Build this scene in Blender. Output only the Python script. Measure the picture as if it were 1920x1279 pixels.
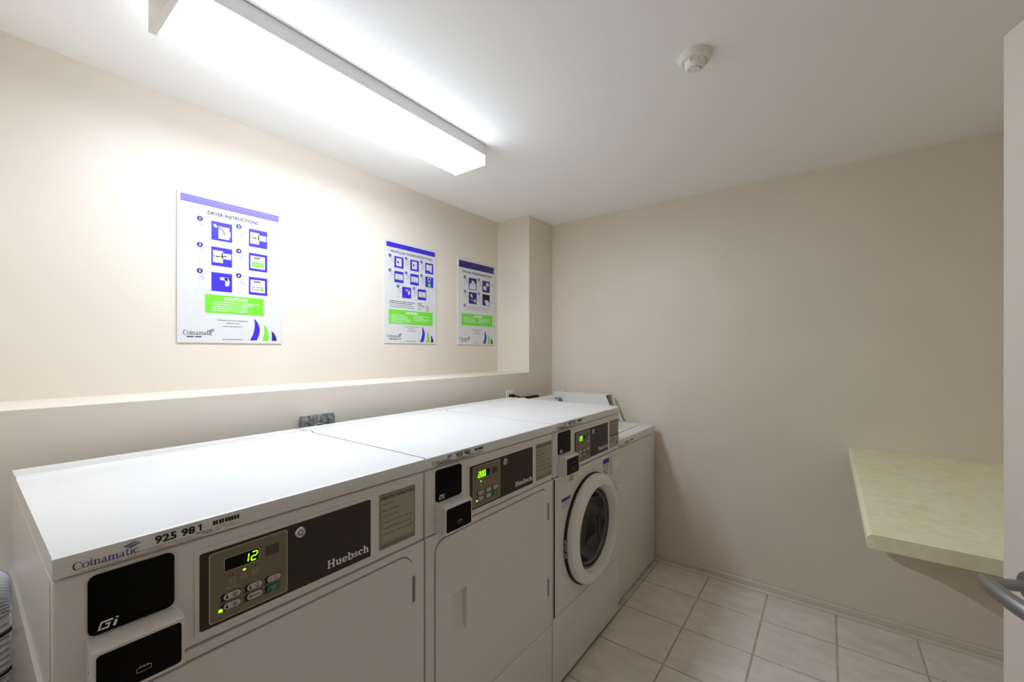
import bpy, bmesh, math, random
from mathutils import Vector, Matrix
random.seed(7)
for o in list(bpy.data.objects): bpy.data.objects.remove(o, do_unlink=True)
SC = bpy.context.scene
COL = SC.collection

# ------------------------------------------------------------------ camera
cd = bpy.data.cameras.new('camera')
cd.sensor_width = 36.0
cd.lens = 784.2 * 36.0 / 1920.0
cd.shift_y = (657.3 - 639.5) / 1920.0
cd.clip_start = 0.02
cam = bpy.data.objects.new('camera', cd)
cam.location = (0, 0, 1.4143)
cam.rotation_euler = (math.pi / 2, 0, 0.6465)
COL.objects.link(cam)
SC.camera = cam

# ------------------------------------------------------------------ light, exposure
LENS_STRENGTH = 12.4
w = bpy.data.worlds.new('world'); SC.world = w           # indoors: the ceiling fixture is the only lamp
w.use_nodes = True
w.node_tree.nodes['Background'].inputs[0].default_value = (0, 0, 0, 1)
w.node_tree.nodes['Background'].inputs[1].default_value = 0.0
vs = SC.view_settings
vs.view_transform = 'Standard'; vs.look = 'None'; vs.gamma = 1.0
vs.use_curve_mapping = False
vs.exposure = 1.08
SC.cycles.max_bounces = 12
SC.cycles.diffuse_bounces = 10      # a pale closed room: light keeps bouncing
SC.cycles.glossy_bounces = 3
SC.cycles.use_light_tree = False

# ------------------------------------------------------------------ measured layout (metres)
ZC = 2.407                 # ceiling
YB = 2.846                 # back wall
XR = -2.048                # upper left wall (recess)
XC = -1.751                # lower left wall, furred out
YC = 2.529                 # column start
ZL = 1.255                 # ledge
XRW = 0.66                 # right wall
YF = -0.98                 # wall behind
TS = 0.314                 # tile pitch
TX0, TY0 = -0.9062, 2.5427 # a grout crossing

# ------------------------------------------------------------------ materials
def lin(c):
    return tuple((v / 12.92 if v <= 0.04045 else ((v + 0.055) / 1.055) ** 2.4) for v in [x / 255.0 for x in c])
def mat(name, rgb, rough=0.5, metal=0.0, spec=0.5, emit=None, estr=0.0, srgb=True, coat=0.0):
    m = bpy.data.materials.new(name); m.use_nodes = True
    b = m.node_tree.nodes['Principled BSDF']
    c = lin(rgb) if srgb else rgb
    b.inputs['Base Color'].default_value = (*c, 1)
    b.inputs['Roughness'].default_value = rough
    b.inputs['Metallic'].default_value = metal
    b.inputs['Specular IOR Level'].default_value = spec
    b.inputs['Coat Weight'].default_value = coat
    if emit:
        b.inputs['Emission Color'].default_value = (*lin(emit), 1)
        b.inputs['Emission Strength'].default_value = estr
    return m
def nodes(m): return m.node_tree.nodes, m.node_tree.links, m.node_tree.nodes['Principled BSDF']
def bump(m, scale=200, strength=0.05, dist=0.002, detail=1, stretch=None):
    n, l, b = nodes(m)
    tc = n.new('ShaderNodeTexCoord'); nz = n.new('ShaderNodeTexNoise'); bp = n.new('ShaderNodeBump')
    nz.inputs['Scale'].default_value = scale; nz.inputs['Detail'].default_value = detail
    bp.inputs['Strength'].default_value = strength; bp.inputs['Distance'].default_value = dist
    src = tc.outputs['Object']
    if stretch:
        mp = n.new('ShaderNodeMapping'); mp.inputs['Scale'].default_value = stretch
        l.new(src, mp.inputs['Vector']); src = mp.outputs['Vector']
    l.new(src, nz.inputs['Vector']); l.new(nz.outputs['Fac'], bp.inputs['Height']); l.new(bp.outputs['Normal'], b.inputs['Normal'])
    return m
def mottled(m, c1, c2, scale=4, detail=6, lo=0.35, hi=0.65, stretch=(1, 1, 1), rnd=False, dist=0.0):
    n, l, b = nodes(m)
    tc = n.new('ShaderNodeTexCoord'); mp = n.new('ShaderNodeMapping'); nz = n.new('ShaderNodeTexNoise'); cr = n.new('ShaderNodeValToRGB')
    mp.inputs['Scale'].default_value = stretch
    l.new(tc.outputs['Object'], mp.inputs['Vector'])
    if rnd:
        oi = n.new('ShaderNodeObjectInfo'); mu = n.new('ShaderNodeMath'); mu.operation = 'MULTIPLY'; mu.inputs[1].default_value = 37.0
        l.new(oi.outputs['Random'], mu.inputs[0])
        cx = n.new('ShaderNodeCombineXYZ')
        for i in range(3): l.new(mu.outputs[0], cx.inputs[i])
        l.new(cx.outputs[0], mp.inputs['Location'])
    nz.inputs['Scale'].default_value = scale; nz.inputs['Detail'].default_value = detail; nz.inputs['Distortion'].default_value = dist
    l.new(mp.outputs['Vector'], nz.inputs['Vector'])
    cr.color_ramp.elements[0].position = lo; cr.color_ramp.elements[0].color = (*lin(c1), 1)
    cr.color_ramp.elements[1].position = hi; cr.color_ramp.elements[1].color = (*lin(c2), 1)
    l.new(nz.outputs['Fac'], cr.inputs['Fac']); l.new(cr.outputs['Color'], b.inputs['Base Color'])
    return m

M = {}
M['wall'] = bump(mottled(mat('greige_wall_paint', (226, 216, 201), 0.42, spec=0.4), (225, 215, 200), (228, 218, 203), 3, 1), 90, 0.06, 0.002)
M['ceiling'] = bump(mat('white_ceiling_paint', (246, 246, 245), 0.8, spec=0.2), 150, 0.05, 0.002)
M['trim'] = bump(mottled(mat('painted_baseboard', (218, 207, 192), 0.35), (217, 206, 190), (221, 210, 195), 14), 60, 0.1, 0.002)
M['tile'] = bump(mottled(mat('ceramic_tile', (200, 190, 178), 0.38), (222, 213, 201), (238, 232, 223), 7, 7, 0.3, 0.7, (1, 1.9, 1), True, 0.6), 40, 0.05, 0.002)
M['grout'] = bump(mottled(mat('floor_grout', (190, 176, 159), 0.9), (178, 164, 147), (202, 188, 171), 9), 300, 0.3, 0.001)
M['enamel'] = mat('white_enamel', (222, 220, 217), 0.3, spec=0.5)
M['ring'] = mat('white_door_plastic', (232, 232, 230), 0.3)
M['black'] = mat('black_gloss_plastic', (7, 6, 6), 0.2, spec=0.12)
M['blackm'] = mat('black_rubber', (16, 15, 15), 0.6)
M['dark'] = mat('charcoal_panel_print', (60, 54, 48), 0.4, spec=0.2)
M['olive'] = mat('taupe_keypad_plate', (124, 114, 93), 0.42, spec=0.3)
M['rim'] = mat('pale_keyline', (205, 200, 188), 0.5)
M['brownwin'] = mat('brown_sensor_window', (72, 60, 50), 0.3)
M['label'] = mat('khaki_label', (164, 158, 138), 0.5)
M['ink'] = mat('black_ink', (22, 21, 22), 0.7)
M['greyink'] = mat('grey_ink', (150, 150, 155), 0.7)
M['faint'] = mat('pale_panel_ink', (164, 156, 138), 0.7)
M['blueink'] = mat('blue_ink', (38, 55, 150), 0.6)
M['navyink'] = mat('navy_ink', (44, 48, 74), 0.6)
M['greenink'] = mat('green_ink', (70, 150, 80), 0.6)
M['whiteink'] = mat('white_ink', (235, 235, 232), 0.5)
M['button'] = mat('silver_button_print', (196, 196, 192), 0.45)
M['greenbtn'] = mat('green_start_button', (0, 122, 84), 0.45)
M['led'] = mat('green_led_segment', (120, 220, 20), 0.4, emit=(140, 245, 10), estr=1.4)
M['ledglow'] = mat('lit_display_window', (60, 110, 10), 0.3, emit=(80, 150, 10), estr=0.45)
M['chrome'] = mat('chrome', (205, 205, 205), 0.15, metal=1.0)
M['steel'] = bump(mat('brushed_steel', (150, 148, 145), 0.38, metal=1.0), 60, 0.1, 0.001)
M['lever'] = mat('satin_lever_metal', (150, 149, 148), 0.42, metal=0.75)
M['galv'] = mottled(mat('galvanised_steel', (140, 142, 140), 0.5, metal=0.6), (105, 108, 108), (185, 187, 183), 70, 3, 0.35, 0.65)
M['foil'] = bump(mat('foil_duct', (232, 233, 234), 0.35, metal=0.2), 30, 0.5, 0.004)
M['board'] = mat('white_poster_board', (214, 214, 213), 0.4)
M['violet'] = mat('violet_blue_print', (58, 42, 200), 0.4)
M['violet_light'] = mat('light_violet_print', (98, 82, 208), 0.4)
M['indigo'] = mat('indigo_print', (46, 30, 120), 0.4)
M['lime'] = mat('lime_green_print', (116, 216, 52), 0.4)
M['paleviolet'] = mat('pale_violet_rule', (196, 194, 218), 0.5)
M['plate'] = mat('ivory_plastic', (246, 241, 226), 0.35)
M['detector'] = mat('aged_white_plastic', (232, 230, 222), 0.4)
M['housing'] = mat('fixture_white_metal', (226, 224, 220), 0.35)
M['endgrey'] = bump(mottled(mat('fixture_end_metal', (150, 146, 140), 0.5, metal=0.3), (140, 136, 130), (165, 161, 154), 20), 50, 0.1, 0.001)
M['lam'] = bump(mottled(mat('yellow_marbled_laminate', (244, 238, 200), 0.33), (238, 232, 184), (248, 245, 220), 16, 8, 0.32, 0.68, (1, 1, 1), False, 1.2), 200, 0.02, 0.001)
M['doorpaint'] = bump(mat('door_paint', (216, 207, 194), 0.42), 40, 0.06, 0.002)
M['glass'] = mat('dark_door_glass', (26, 26, 27), 0.07, spec=0.6)
M['gasket'] = mat('grey_gasket', (112, 112, 112), 0.45)
M['rimglass'] = mat('grey_glass_rim', (92, 93, 94), 0.12)
M['paleblue'] = mat('pale_blue_sticker', (205, 214, 224), 0.5)
# fluorescent lens: gives off the light, with the fine prism relief of acrylic
lm = mat('prismatic_lens', (240, 240, 240), 0.35, estr=LENS_STRENGTH)
lm.node_tree.nodes['Principled BSDF'].inputs['Emission Color'].default_value = (0.87, 0.975, 1.14, 1)
lm.node_tree.nodes['Principled BSDF'].inputs['Emission Strength'].default_value = LENS_STRENGTH
n, l, b = nodes(lm)
tc = n.new('ShaderNodeTexCoord'); vo = n.new('ShaderNodeTexVoronoi'); bp = n.new('ShaderNodeBump')
vo.inputs['Scale'].default_value = 160; vo.inputs['Randomness'].default_value = 0.0
bp.inputs['Strength'].default_value = 0.4; bp.inputs['Distance'].default_value = 0.002
l.new(tc.outputs['Object'], vo.inputs['Vector']); l.new(vo.outputs['Distance'], bp.inputs['Height']); l.new(bp.outputs['Normal'], b.inputs['Normal'])
M['lens'] = lm
M['lens_side'] = lm.copy(); M['lens_side'].name = 'prismatic_lens_side'     # the upright sides of the lens face away from the tubes' main beam
M['lens_side'].node_tree.nodes['Principled BSDF'].inputs['Emission Strength'].default_value = LENS_STRENGTH * 0.4

# ------------------------------------------------------------------ helpers
def link(name, bm, m, parent=None, smooth=False, kind=None):
    bmesh.ops.recalc_face_normals(bm, faces=bm.faces) if not getattr(bm, 'flat', False) else None
    me = bpy.data.meshes.new(name); bm.to_mesh(me); bm.free()
    me.materials.append(M[m] if isinstance(m, str) else m)
    if smooth:
        for p in me.polygons: p.use_smooth = True
        me.set_sharp_from_angle(angle=0.6)
    o = bpy.data.objects.new(name, me); COL.objects.link(o)
    if parent is not None: o.parent = parent
    if kind: o['kind'] = kind
    return o
def flat(name, bm, m, parent):
    """print on a surface that faces +X"""
    for f in bm.faces:
        f.normal_update()
        if f.normal.x < 0: f.normal_flip()
    me = bpy.data.meshes.new(name); bm.to_mesh(me); bm.free()
    me.materials.append(M[m])
    o = bpy.data.objects.new(name, me); COL.objects.link(o); o.parent = parent
    return o
def thing(name, label, cat, loc=(0, 0, 0), group=None, kind=None):
    o = bpy.data.objects.new(name, None); COL.objects.link(o); o.location = loc
    o.empty_display_size = 0.05
    o['label'] = label; o['category'] = cat
    if group: o['group'] = group
    return o
def tag(o, label, cat, group=None):
    o['label'] = label; o['category'] = cat
    if group: o['group'] = group
    return o
def B(): return bmesh.new()
def box(bm, x0, x1, y0, y1, z0, z1, bev=0.0, seg=2):
    r = bmesh.ops.create_cube(bm, size=1.0)
    for v in r['verts']:
        v.co = Vector((x0 + (v.co.x + .5) * (x1 - x0), y0 + (v.co.y + .5) * (y1 - y0), z0 + (v.co.z + .5) * (z1 - z0)))
    if bev > 0:
        es = list({e for v in r['verts'] for e in v.link_edges})
        bmesh.ops.bevel(bm, geom=es, offset=bev, segments=seg, profile=0.5, affect='EDGES')
    return bm
def rrect(y0, y1, z0, z1, r, n=5):
    if r <= 0: return [(y0, z0), (y1, z0), (y1, z1), (y0, z1)]
    out = []
    for cy, cz, a0 in ((y1 - r, z0 + r, -90), (y1 - r, z1 - r, 0), (y0 + r, z1 - r, 90), (y0 + r, z0 + r, 180)):
        for i in range(n + 1):
            a = math.radians(a0 + 90 * i / n); out.append((cy + r * math.cos(a), cz + r * math.sin(a)))
    return out
def prism(bm, pts, x0, x1, axis='x', holes=()):
    """extrude an outline; axis x: pts=(y,z); axis y: pts=(x,z); axis z: pts=(x,y)"""
    def P(p, t):
        return {'x': (t, p[0], p[1]), 'y': (p[0], t, p[1]), 'z': (p[0], p[1], t)}[axis]
    if not holes:
        a = [bm.verts.new(P(p, x0)) for p in pts]; c = [bm.verts.new(P(p, x1)) for p in pts]
        bm.faces.new(a); bm.faces.new(c[::-1])
        k = len(pts)
        for i in range(k): bm.faces.new((a[i], a[(i + 1) % k], c[(i + 1) % k], c[i]))
        return bm
    loops = [pts] + list(holes); ends = []
    for t in (x0, x1):
        es = []; vs = []
        for lp in loops:
            v = [bm.verts.new(P(p, t)) for p in lp]; vs.append(v)
            es += [bm.edges.new((v[i], v[(i + 1) % len(v)])) for i in range(len(v))]
        bmesh.ops.triangle_fill(bm, edges=es, use_beauty=True, use_dissolve=False)
        ends.append(vs)
    for va, vb in zip(*ends):
        k = len(va)
        for i in range(k): bm.faces.new((va[i], va[(i + 1) % k], vb[(i + 1) % k], vb[i]))
    return bm
def bevel_sharp(bm, off, seg=2, ang=0.6):
    es = [e for e in bm.edges if len(e.link_faces) == 2 and e.calc_face_angle(0) > ang]
    bmesh.ops.bevel(bm, geom=es, offset=off, segments=seg, profile=0.5, affect='EDGES')
def cyl(bm, c, r, h, axis='z', n=24, r2=None):
    r2 = r if r2 is None else r2
    rings = []
    for t, rr in ((0, r), (h, r2)):
        ring = []
        for i in range(n):
            a = 2 * math.pi * i / n; u, v = rr * math.cos(a), rr * math.sin(a)
            p = {'z': (u, v, t), 'x': (t, u, v), 'y': (u, t, v)}[axis]
            ring.append(bm.verts.new((c[0] + p[0], c[1] + p[1], c[2] + p[2])))
        rings.append(ring)
    bm.faces.new(rings[0]); bm.faces.new(rings[1][::-1])
    for i in range(n): bm.faces.new((rings[0][i], rings[0][(i + 1) % n], rings[1][(i + 1) % n], rings[1][i]))
    return bm
def lathe(bm, c, prof, axis='z', n=40, caps=True):
    rings = []
    for r, t in prof:
        ring = []
        for i in range(n):
            a = 2 * math.pi * i / n; u, v = r * math.cos(a), r * math.sin(a)
            p = {'z': (u, v, t), 'x': (t, u, v)}[axis]
            ring.append(bm.verts.new((c[0] + p[0], c[1] + p[1], c[2] + p[2])))
        rings.append(ring)
    for a, d in zip(rings, rings[1:]):
        for i in range(n): bm.faces.new((a[i], a[(i + 1) % n], d[(i + 1) % n], d[i]))
    if caps:
        bm.faces.new(rings[0]); bm.faces.new(rings[-1])
    return bm
def tube(bm, pts, r, n=10, closed=False):
    pts = [Vector(p) for p in pts]; rings = []
    rs = r if isinstance(r, (list, tuple)) else [r] * len(pts)
    prev = None
    for i, p in enumerate(pts):
        d = (pts[min(i + 1, len(pts) - 1)] - pts[max(i - 1, 0)]).normalized()
        if prev is None:
            up = Vector((0, 0, 1)) if abs(d.z) < 0.9 else Vector((1, 0, 0))
            s = d.cross(up).normalized()
        else:
            s = (prev - d * prev.dot(d)).normalized()
        prev = s; t = d.cross(s)
        rings.append([bm.verts.new(p + rs[i] * (math.cos(2 * math.pi * k / n) * s + math.sin(2 * math.pi * k / n) * t)) for k in range(n)])
    for a, c in zip(rings, rings[1:]):
        for k in range(n): bm.faces.new((a[k], a[(k + 1) % n], c[(k + 1) % n], c[k]))
    bm.faces.new(rings[0]); bm.faces.new(rings[-1][::-1])
    return bm
# ---- print (all on +X-facing planes, coordinates y to the right, z up)
def poly(bm, pts, x):
    bm.faces.new([bm.verts.new((x, p[0], p[1])) for p in pts]); return bm
def rect(bm, y0, y1, z0, z1, x, r=0.0, n=3): return poly(bm, rrect(y0, y1, z0, z1, r, n), x)
def disc(bm, cy, cz, r, x, n=20, ry=None):
    return poly(bm, [(cy + r * math.cos(2 * math.pi * i / n), cz + (ry or r) * math.sin(2 * math.pi * i / n)) for i in range(n)], x)
def outline(bm, y0, y1, z0, z1, t, x, r=0.0):
    a = rrect(y0, y1, z0, z1, r, 4); c = rrect(y0 + t, y1 - t, z0 + t, z1 - t, max(r - t, 0) if r else 0, 4)
    if len(a) != len(c): c = rrect(y0 + t, y1 - t, z0 + t, z1 - t, 1e-4, 4)
    va = [bm.verts.new((x, *p)) for p in a]; vc = [bm.verts.new((x, *p)) for p in c]
    for i in range(len(a)):
        j = (i + 1) % len(a); bm.faces.new((va[i], va[j], vc[j], vc[i]))
    return bm
def stroke(bm, pts, wd, x, closed=False):
    k = len(pts); ws = wd if isinstance(wd, (list, tuple)) else [wd] * k
    L, R = [], []
    for i in range(k):
        if closed: a, c = pts[i - 1], pts[(i + 1) % k]
        else: a, c = pts[max(i - 1, 0)], pts[min(i + 1, k - 1)]
        dx, dy = c[0] - a[0], c[1] - a[1]; q = math.hypot(dx, dy) or 1
        nx, ny = -dy / q * ws[i] / 2, dx / q * ws[i] / 2
        L.append(bm.verts.new((x, pts[i][0] + nx, pts[i][1] + ny))); R.append(bm.verts.new((x, pts[i][0] - nx, pts[i][1] - ny)))
    for i in range(k if closed else k - 1):
        j = (i + 1) % k; bm.faces.new((L[i], L[j], R[j], R[i]))
    return bm
TXT = {}
def text(bm, s, y, z, x, h=None, w=None, align='l', bold=0.0, slant=0.0):
    """built-in font; h = cap height, w = overall width; z = baseline"""
    key = (s, bold, slant)
    if key not in TXT:
        cu = bpy.data.curves.new('lettering', 'FONT'); cu.body = s; cu.resolution_u = 2; cu.offset = bold; cu.shear = slant
        ob = bpy.data.objects.new('lettering', cu)
        me = ob.to_mesh()
        TXT[key] = ([tuple(v.co) for v in me.vertices], [tuple(p.vertices) for p in me.polygons])
        ob.to_mesh_clear(); bpy.data.objects.remove(ob); bpy.data.curves.remove(cu)
    V, Fs = TXT[key]
    if not V: return bm
    x0 = min(v[0] for v in V); x1 = max(v[0] for v in V)
    cap = 0.70
    if h is None: h = w / (x1 - x0) * cap
    sy = h / cap; sx = (w / (x1 - x0)) if w else sy
    W = (x1 - x0) * sx
    oy = y - {'l': 0, 'c': W / 2, 'r': W}[align]
    vs = [bm.verts.new((x, oy + (v[0] - x0) * sx, z + v[1] * sy)) for v in V]
    for f in Fs:
        try: bm.faces.new([vs[i] for i in f])
        except ValueError: pass
    return bm
def dashes(bm, y, z, w, h, x, rnd, gap=0.3):
    """a line of print too small to read"""
    t = 0.0
    while t < w:
        q = min(rnd.uniform(2.0, 6.0) * h, w - t)
        if q > h * 0.8: rect(bm, y + t, y + t + q, z, z + h, x)
        t += q + h * 0.9
    return bm
def arc(cx, cy, rx, ry, a0, a1, n=14):
    return [(cx + rx * math.cos(math.radians(a0 + (a1 - a0) * i / n)), cy + ry * math.sin(math.radians(a0 + (a1 - a0) * i / n))) for i in range(n + 1)]
def glyphs_coin():
    g = {}
    def wd(pts, cx, thick, thin, rx): return [thin + (thick - thin) * min(1, abs(p[0] - cx) / rx) ** 1.5 for p in pts]
    c = arc(.62, .70, .56, .72, 42, 318, 22); g['C'] = (1.2, [(c, [max(.09, .09 + .14 * max(0, (.62 - p[0]) / .56)) for p in c]), ([(1.06, 1.32), (1.06, .98)], .09)])
    o = arc(.47, .5, .40, .46, 0, 342, 19); g['o'] = (.98, [(o, wd(o, .47, .19, .08, .4), True)])
    ser = lambda x, y=.03, q=.17: ([(x - q, y), (x + q, y)], .06)
    g['i'] = (.5, [([(.24, 0), (.24, 1)], .18), ser(.24), ([(.08, .96), (.25, .96)], .07), ('dot', .24, 1.32, .12)])
    ar = [(.26, .68), (.36, .84), (.5, .93), (.62, .92), (.74, .82), (.78, .66), (.78, 0)]
    arw = [.05, .07, .09, .11, .15, .18, .18]
    g['n'] = (1.04, [([(.24, 0), (.24, 1)], .18), (ar, arw), ser(.24), ser(.78), ([(.08, .96), (.25, .96)], .07)])
    ar2 = [(p[0] + .54, p[1]) for p in ar]
    g['m'] = (1.58, [([(.24, 0), (.24, 1)], .18), (ar, arw), (ar2, arw), ser(.24), ser(.78), ser(1.32), ([(.08, .96), (.25, .96)], .07)])
    g['a'] = (.92, [([(.14, .78), (.22, .9), (.4, .95), (.56, .88), (.63, .7), (.63, .12), (.7, .04), (.82, .05)], [.1, .09, .08, .12, .17, .18, .13, .06]),
                    ([(.6, .58), (.38, .5), (.2, .38), (.14, .22), (.22, .08), (.38, .05), (.6, .2)], [.06, .1, .15, .18, .14, .1, .06])])
    g['t'] = (.66, [([(.26, 1.32), (.26, .2), (.34, .06), (.48, .05), (.6, .12)], [.14, .18, .16, .12, .05]), ([(.04, .96), (.58, .96)], .08)])
    c2 = arc(.46, .5, .38, .46, 45, 318, 16); g['c'] = (.86, [(c2, [max(.08, .08 + .12 * max(0, (.46 - p[0]) / .38)) for p in c2]), ('dot', .72, .76, .08)])
    return g
def glyphs_slab():
    g = {}; T = .3
    S = lambda x, y, q=.24: ([(x - q, y), (x + q, y)], .14)
    g['H'] = (1.42, [([(.3, 0), (.3, 1.42)], T), ([(1.08, 0), (1.08, 1.42)], T), ([(.3, .72), (1.08, .72)], .2), S(.3, .07), S(.3, 1.35), S(1.08, .07), S(1.08, 1.35)])
    g['u'] = (1.14, [([(.27, 1.0), (.27, .3), (.36, .14), (.5, .12), (.68, .22), (.82, .4)], [T, T, .26, .22, .16, .1]), ([(.83, 0), (.83, 1.0)], T), ([(.02, .93), (.3, .93)], .14), ([(.6, .93), (.85, .93)], .14), ([(.83, .07), (1.08, .07)], .14)])
    e = arc(.52, .5, .36, .40, 5, 320, 18)
    g['e'] = (1.0, [(e, [.14 + .18 * max(0, (.52 - p[0]) / .36) + .12 * max(0, (p[0] - .52) / .36) for p in e]), ([(.3, .5), (.92, .5)], .12)])
    bo = arc(.64, .5, .34, .41, 150, -150, 18)
    g['b'] = (1.12, [([(.27, 0), (.27, 1.42)], T), (bo, [.12 + .2 * max(0, (p[0] - .45) / .5) for p in bo]), ([(.02, 1.35), (.3, 1.35)], .14)])
    g['s'] = (.88, [([(.74, .72), (.62, .88), (.42, .90), (.25, .80), (.26, .62), (.45, .52), (.64, .42), (.68, .24), (.55, .11), (.34, .10), (.14, .28)], [.16, .17, .18, .22, .24, .24, .24, .22, .18, .17, .16])])
    c = arc(.52, .5, .36, .40, 45, 318, 16)
    g['c'] = (.96, [(c, [.14 + .18 * max(0, (.52 - p[0]) / .36) for p in c]), ('dot', .76, .72, .15)])
    g['h'] = (1.16, [([(.27, 0), (.27, 1.42)], T), ([(.3, .62), (.46, .84), (.64, .88), (.8, .76), (.84, .56), (.84, 0)], [.1, .18, .22, .26, T, T]), S(.27, .07), S(.84, .07), ([(.02, 1.35), (.3, 1.35)], .14)])
    return g
GC, GS = glyphs_coin(), glyphs_slab()
def glyph_word(bm, word, G, y, z, x, w, h):
    tot = sum(G[c][0] for c in word); sx = w / tot; sy = h / 1.42; pen = 0.0
    eps = 0.0
    for c in word:
        adv, st = G[c]
        for s in st:
            eps += 2e-6
            if s[0] == 'dot':
                disc(bm, y + (pen + s[1]) * sx, z + s[2] * sy, s[3] * sx, x + eps, 12, s[3] * sy); continue
            tmp = B(); stroke(tmp, s[0], s[1], 0, closed=len(s) > 2)
            vm = {v: bm.verts.new((x + eps, y + (pen + v.co.y) * sx, z + v.co.z * sy)) for v in tmp.verts}
            for f in tmp.faces: bm.faces.new([vm[v] for v in f.verts])
            tmp.free()
        pen += adv
    return bm
def wave(bm, y, z, w, h, t, x, k=10):
    pts = []
    for i in range(k + 1):
        u = i / k; pts.append((y + w * u, z + h * (u + 0.22 * math.sin(2 * math.pi * (u - 0.02)) * -1)))
    ws = [t * (0.25 + 0.9 * math.sin(math.pi * min(1, 0.12 + i / k * 0.8))) for i in range(k + 1)]
    return stroke(bm, pts, ws, x)
SEG = {'0': 'abcdef', '1': 'bc', '2': 'abged', '3': 'abgcd', '8': 'abcdefg', '5': 'afgcd'}
def seven(bm, ch, y, z, w, h, t, x, slant=0.12):
    m = h / 2; g = t * 0.35
    S = {'a': ((g, h), (w - g, h)), 'g': ((g, m), (w - g, m)), 'd': ((g, 0), (w - g, 0)), 'f': ((0, m + g), (0, h - g)), 'b': ((w, m + g), (w, h - g)), 'e': ((0, g), (0, m - g)), 'c': ((w, g), (w, m - g))}
    for k in SEG[ch]:
        stroke(bm, [(y + p[0] + slant * p[1], z + p[1]) for p in S[k]], t, x)
    return bm

# ================================================================== THE ROOM
def struct(name, bm, m, label=None):
    o = link(name, bm, m); o['kind'] = 'structure'
    if label: o['label'] = label
    return o
floor = struct('floor', box(B(), XC - 0.3, XRW + 0.1, YF - 0.1, YB + 0.1, -0.12, -0.0013), 'grout', 'beige grout bed of the laundry room floor between square tiles')
# square ceramic tiles, one object each, cut at the walls
GW = 0.0078
tile_cache = {}
def tile_mesh(wx, wy):
    k = (round(wx, 4), round(wy, 4))
    if k not in tile_cache:
        bm = B(); box(bm, 0, wx, 0, wy, -0.010, 0.0)
        top = [e for e in bm.edges if all(abs(v.co.z) < 1e-6 for v in e.verts)]
        bmesh.ops.bevel(bm, geom=top, offset=0.0016, segments=1, affect='EDGES')
        bmesh.ops.recalc_face_normals(bm, faces=bm.faces)
        me = bpy.data.meshes.new('tile'); bm.to_mesh(me); bm.free(); me.materials.append(M['tile']); tile_cache[k] = me
    return tile_cache[k]
for i in range(-3, 6):
    for j in range(-1, 16):
        xa, xb = TX0 + i * TS + GW / 2, TX0 + (i + 1) * TS - GW / 2
        yb_, ya = TY0 - j * TS - GW / 2, TY0 - (j + 1) * TS + GW / 2
        xa, xb = max(xa, XC + 0.004), min(xb, XRW - 0.004)
        ya, yb_ = max(ya, YF + 0.004), min(yb_, YB - 0.022)
        if xb - xa < 0.02 or yb_ - ya < 0.02: continue
        o = bpy.data.objects.new('tile', tile_mesh(xb - xa, yb_ - ya)); COL.objects.link(o)
        o.parent = floor; o.location = (xa, ya, random.uniform(-0.0003, 0.0003))
struct('ceiling', box(B(), XR - 0.1, XRW + 0.1, YF - 0.1, YB + 0.1, ZC, ZC + 0.1), 'ceiling', 'smooth white painted ceiling')
struct('wall_back', box(B(), XR - 0.1, XRW + 0.1, YB, YB + 0.1, -0.05, ZC), 'wall', 'plain greige wall behind the top loading washer and counter')
struct('wall_left', box(B(), XR - 0.1, XR, YF - 0.1, YB, ZL - 0.01, ZC), 'wall', 'set back upper greige wall carrying the instruction boards')
struct('wall_left_lower', box(B(), XR - 0.1, XC, YF, YB, -0.05, ZL, 0.002, 1), 'wall', 'furred out lower greige wall with a ledge behind the machines')
struct('wall_left_column', box(B(), XR - 0.05, XC, YC, YB, ZL - 0.004, ZC, 0.002, 1), 'wall', 'greige boxed column in the corner above the ledge')
bm = B(); box(bm, XR - 0.1, -0.62, YF, -0.10, -0.05, ZC); box(bm, -0.62, XRW + 0.1, YF - 0.1, YF, -0.05, ZC)  # added out-of-view block that shades the first dryer's side, then the wall behind
struct('wall_front_shade_block', bm, 'wall', 'greige wall behind, plus an added unseen block shading the first dryer')
DY0, DY1, DZ = -0.52, 0.40, 2.06            # doorway in the right wall
bm = B()
box(bm, XRW, XRW + 0.1, DY1, YB, -0.05, ZC); box(bm, XRW, XRW + 0.1, YF, DY0, -0.05, ZC); box(bm, XRW, XRW + 0.1, DY0, DY1, DZ, ZC)
box(bm, XRW + .1, XRW + 1.1, DY1, DY1 + .05, -0.05, DZ + .3); box(bm, XRW + .1, XRW + 1.1, DY0 - .05, DY0, -0.05, DZ + .3); box(bm, XRW + 1.1, XRW + 1.15, DY0 - .05, DY1 + .05, -0.05, DZ + .3)
box(bm, XRW + .1, XRW + 1.1, DY0, DY1, DZ + .25, DZ + .3); box(bm, XRW + .1, XRW + 1.1, DY0, DY1, -0.05, 0)
struct('wall_right', bm, 'wall', 'greige wall with the doorway, carrying the counter')
# baseboards with a small shoe moulding
def base_profile():
    return [(0, 0), (0, .046), (-.004, .050), (-.011, .049), (-.014, .044), (-.012, .018), (-.011, .016), (-.021, .014), (-.025, .009), (-.025, 0)]
bm = B(); prism(bm, [(YB + p[0], p[1]) for p in base_profile()], XC, XRW, 'x')
struct('baseboard_back', bm, 'trim', 'narrow painted baseboard along the back wall')
bm = B(); prism(bm, [(XRW + p[0], p[1]) for p in base_profile()], DY1 + .06, YB - .026, 'y')
struct('baseboard_right', bm, 'trim', 'narrow painted baseboard along the right wall')
bm = B()
for ya, yb_ in ((DY0 - .05, DY0), (DY1, DY1 + .05)): box(bm, XRW - .012, XRW, ya, yb_, 0, DZ + .05, .002, 1)
box(bm, XRW - .012, XRW, DY0, DY1, DZ, DZ + .05, .002, 1)
struct('trim_1', bm, 'doorpaint', 'painted casing around the doorway')

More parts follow.
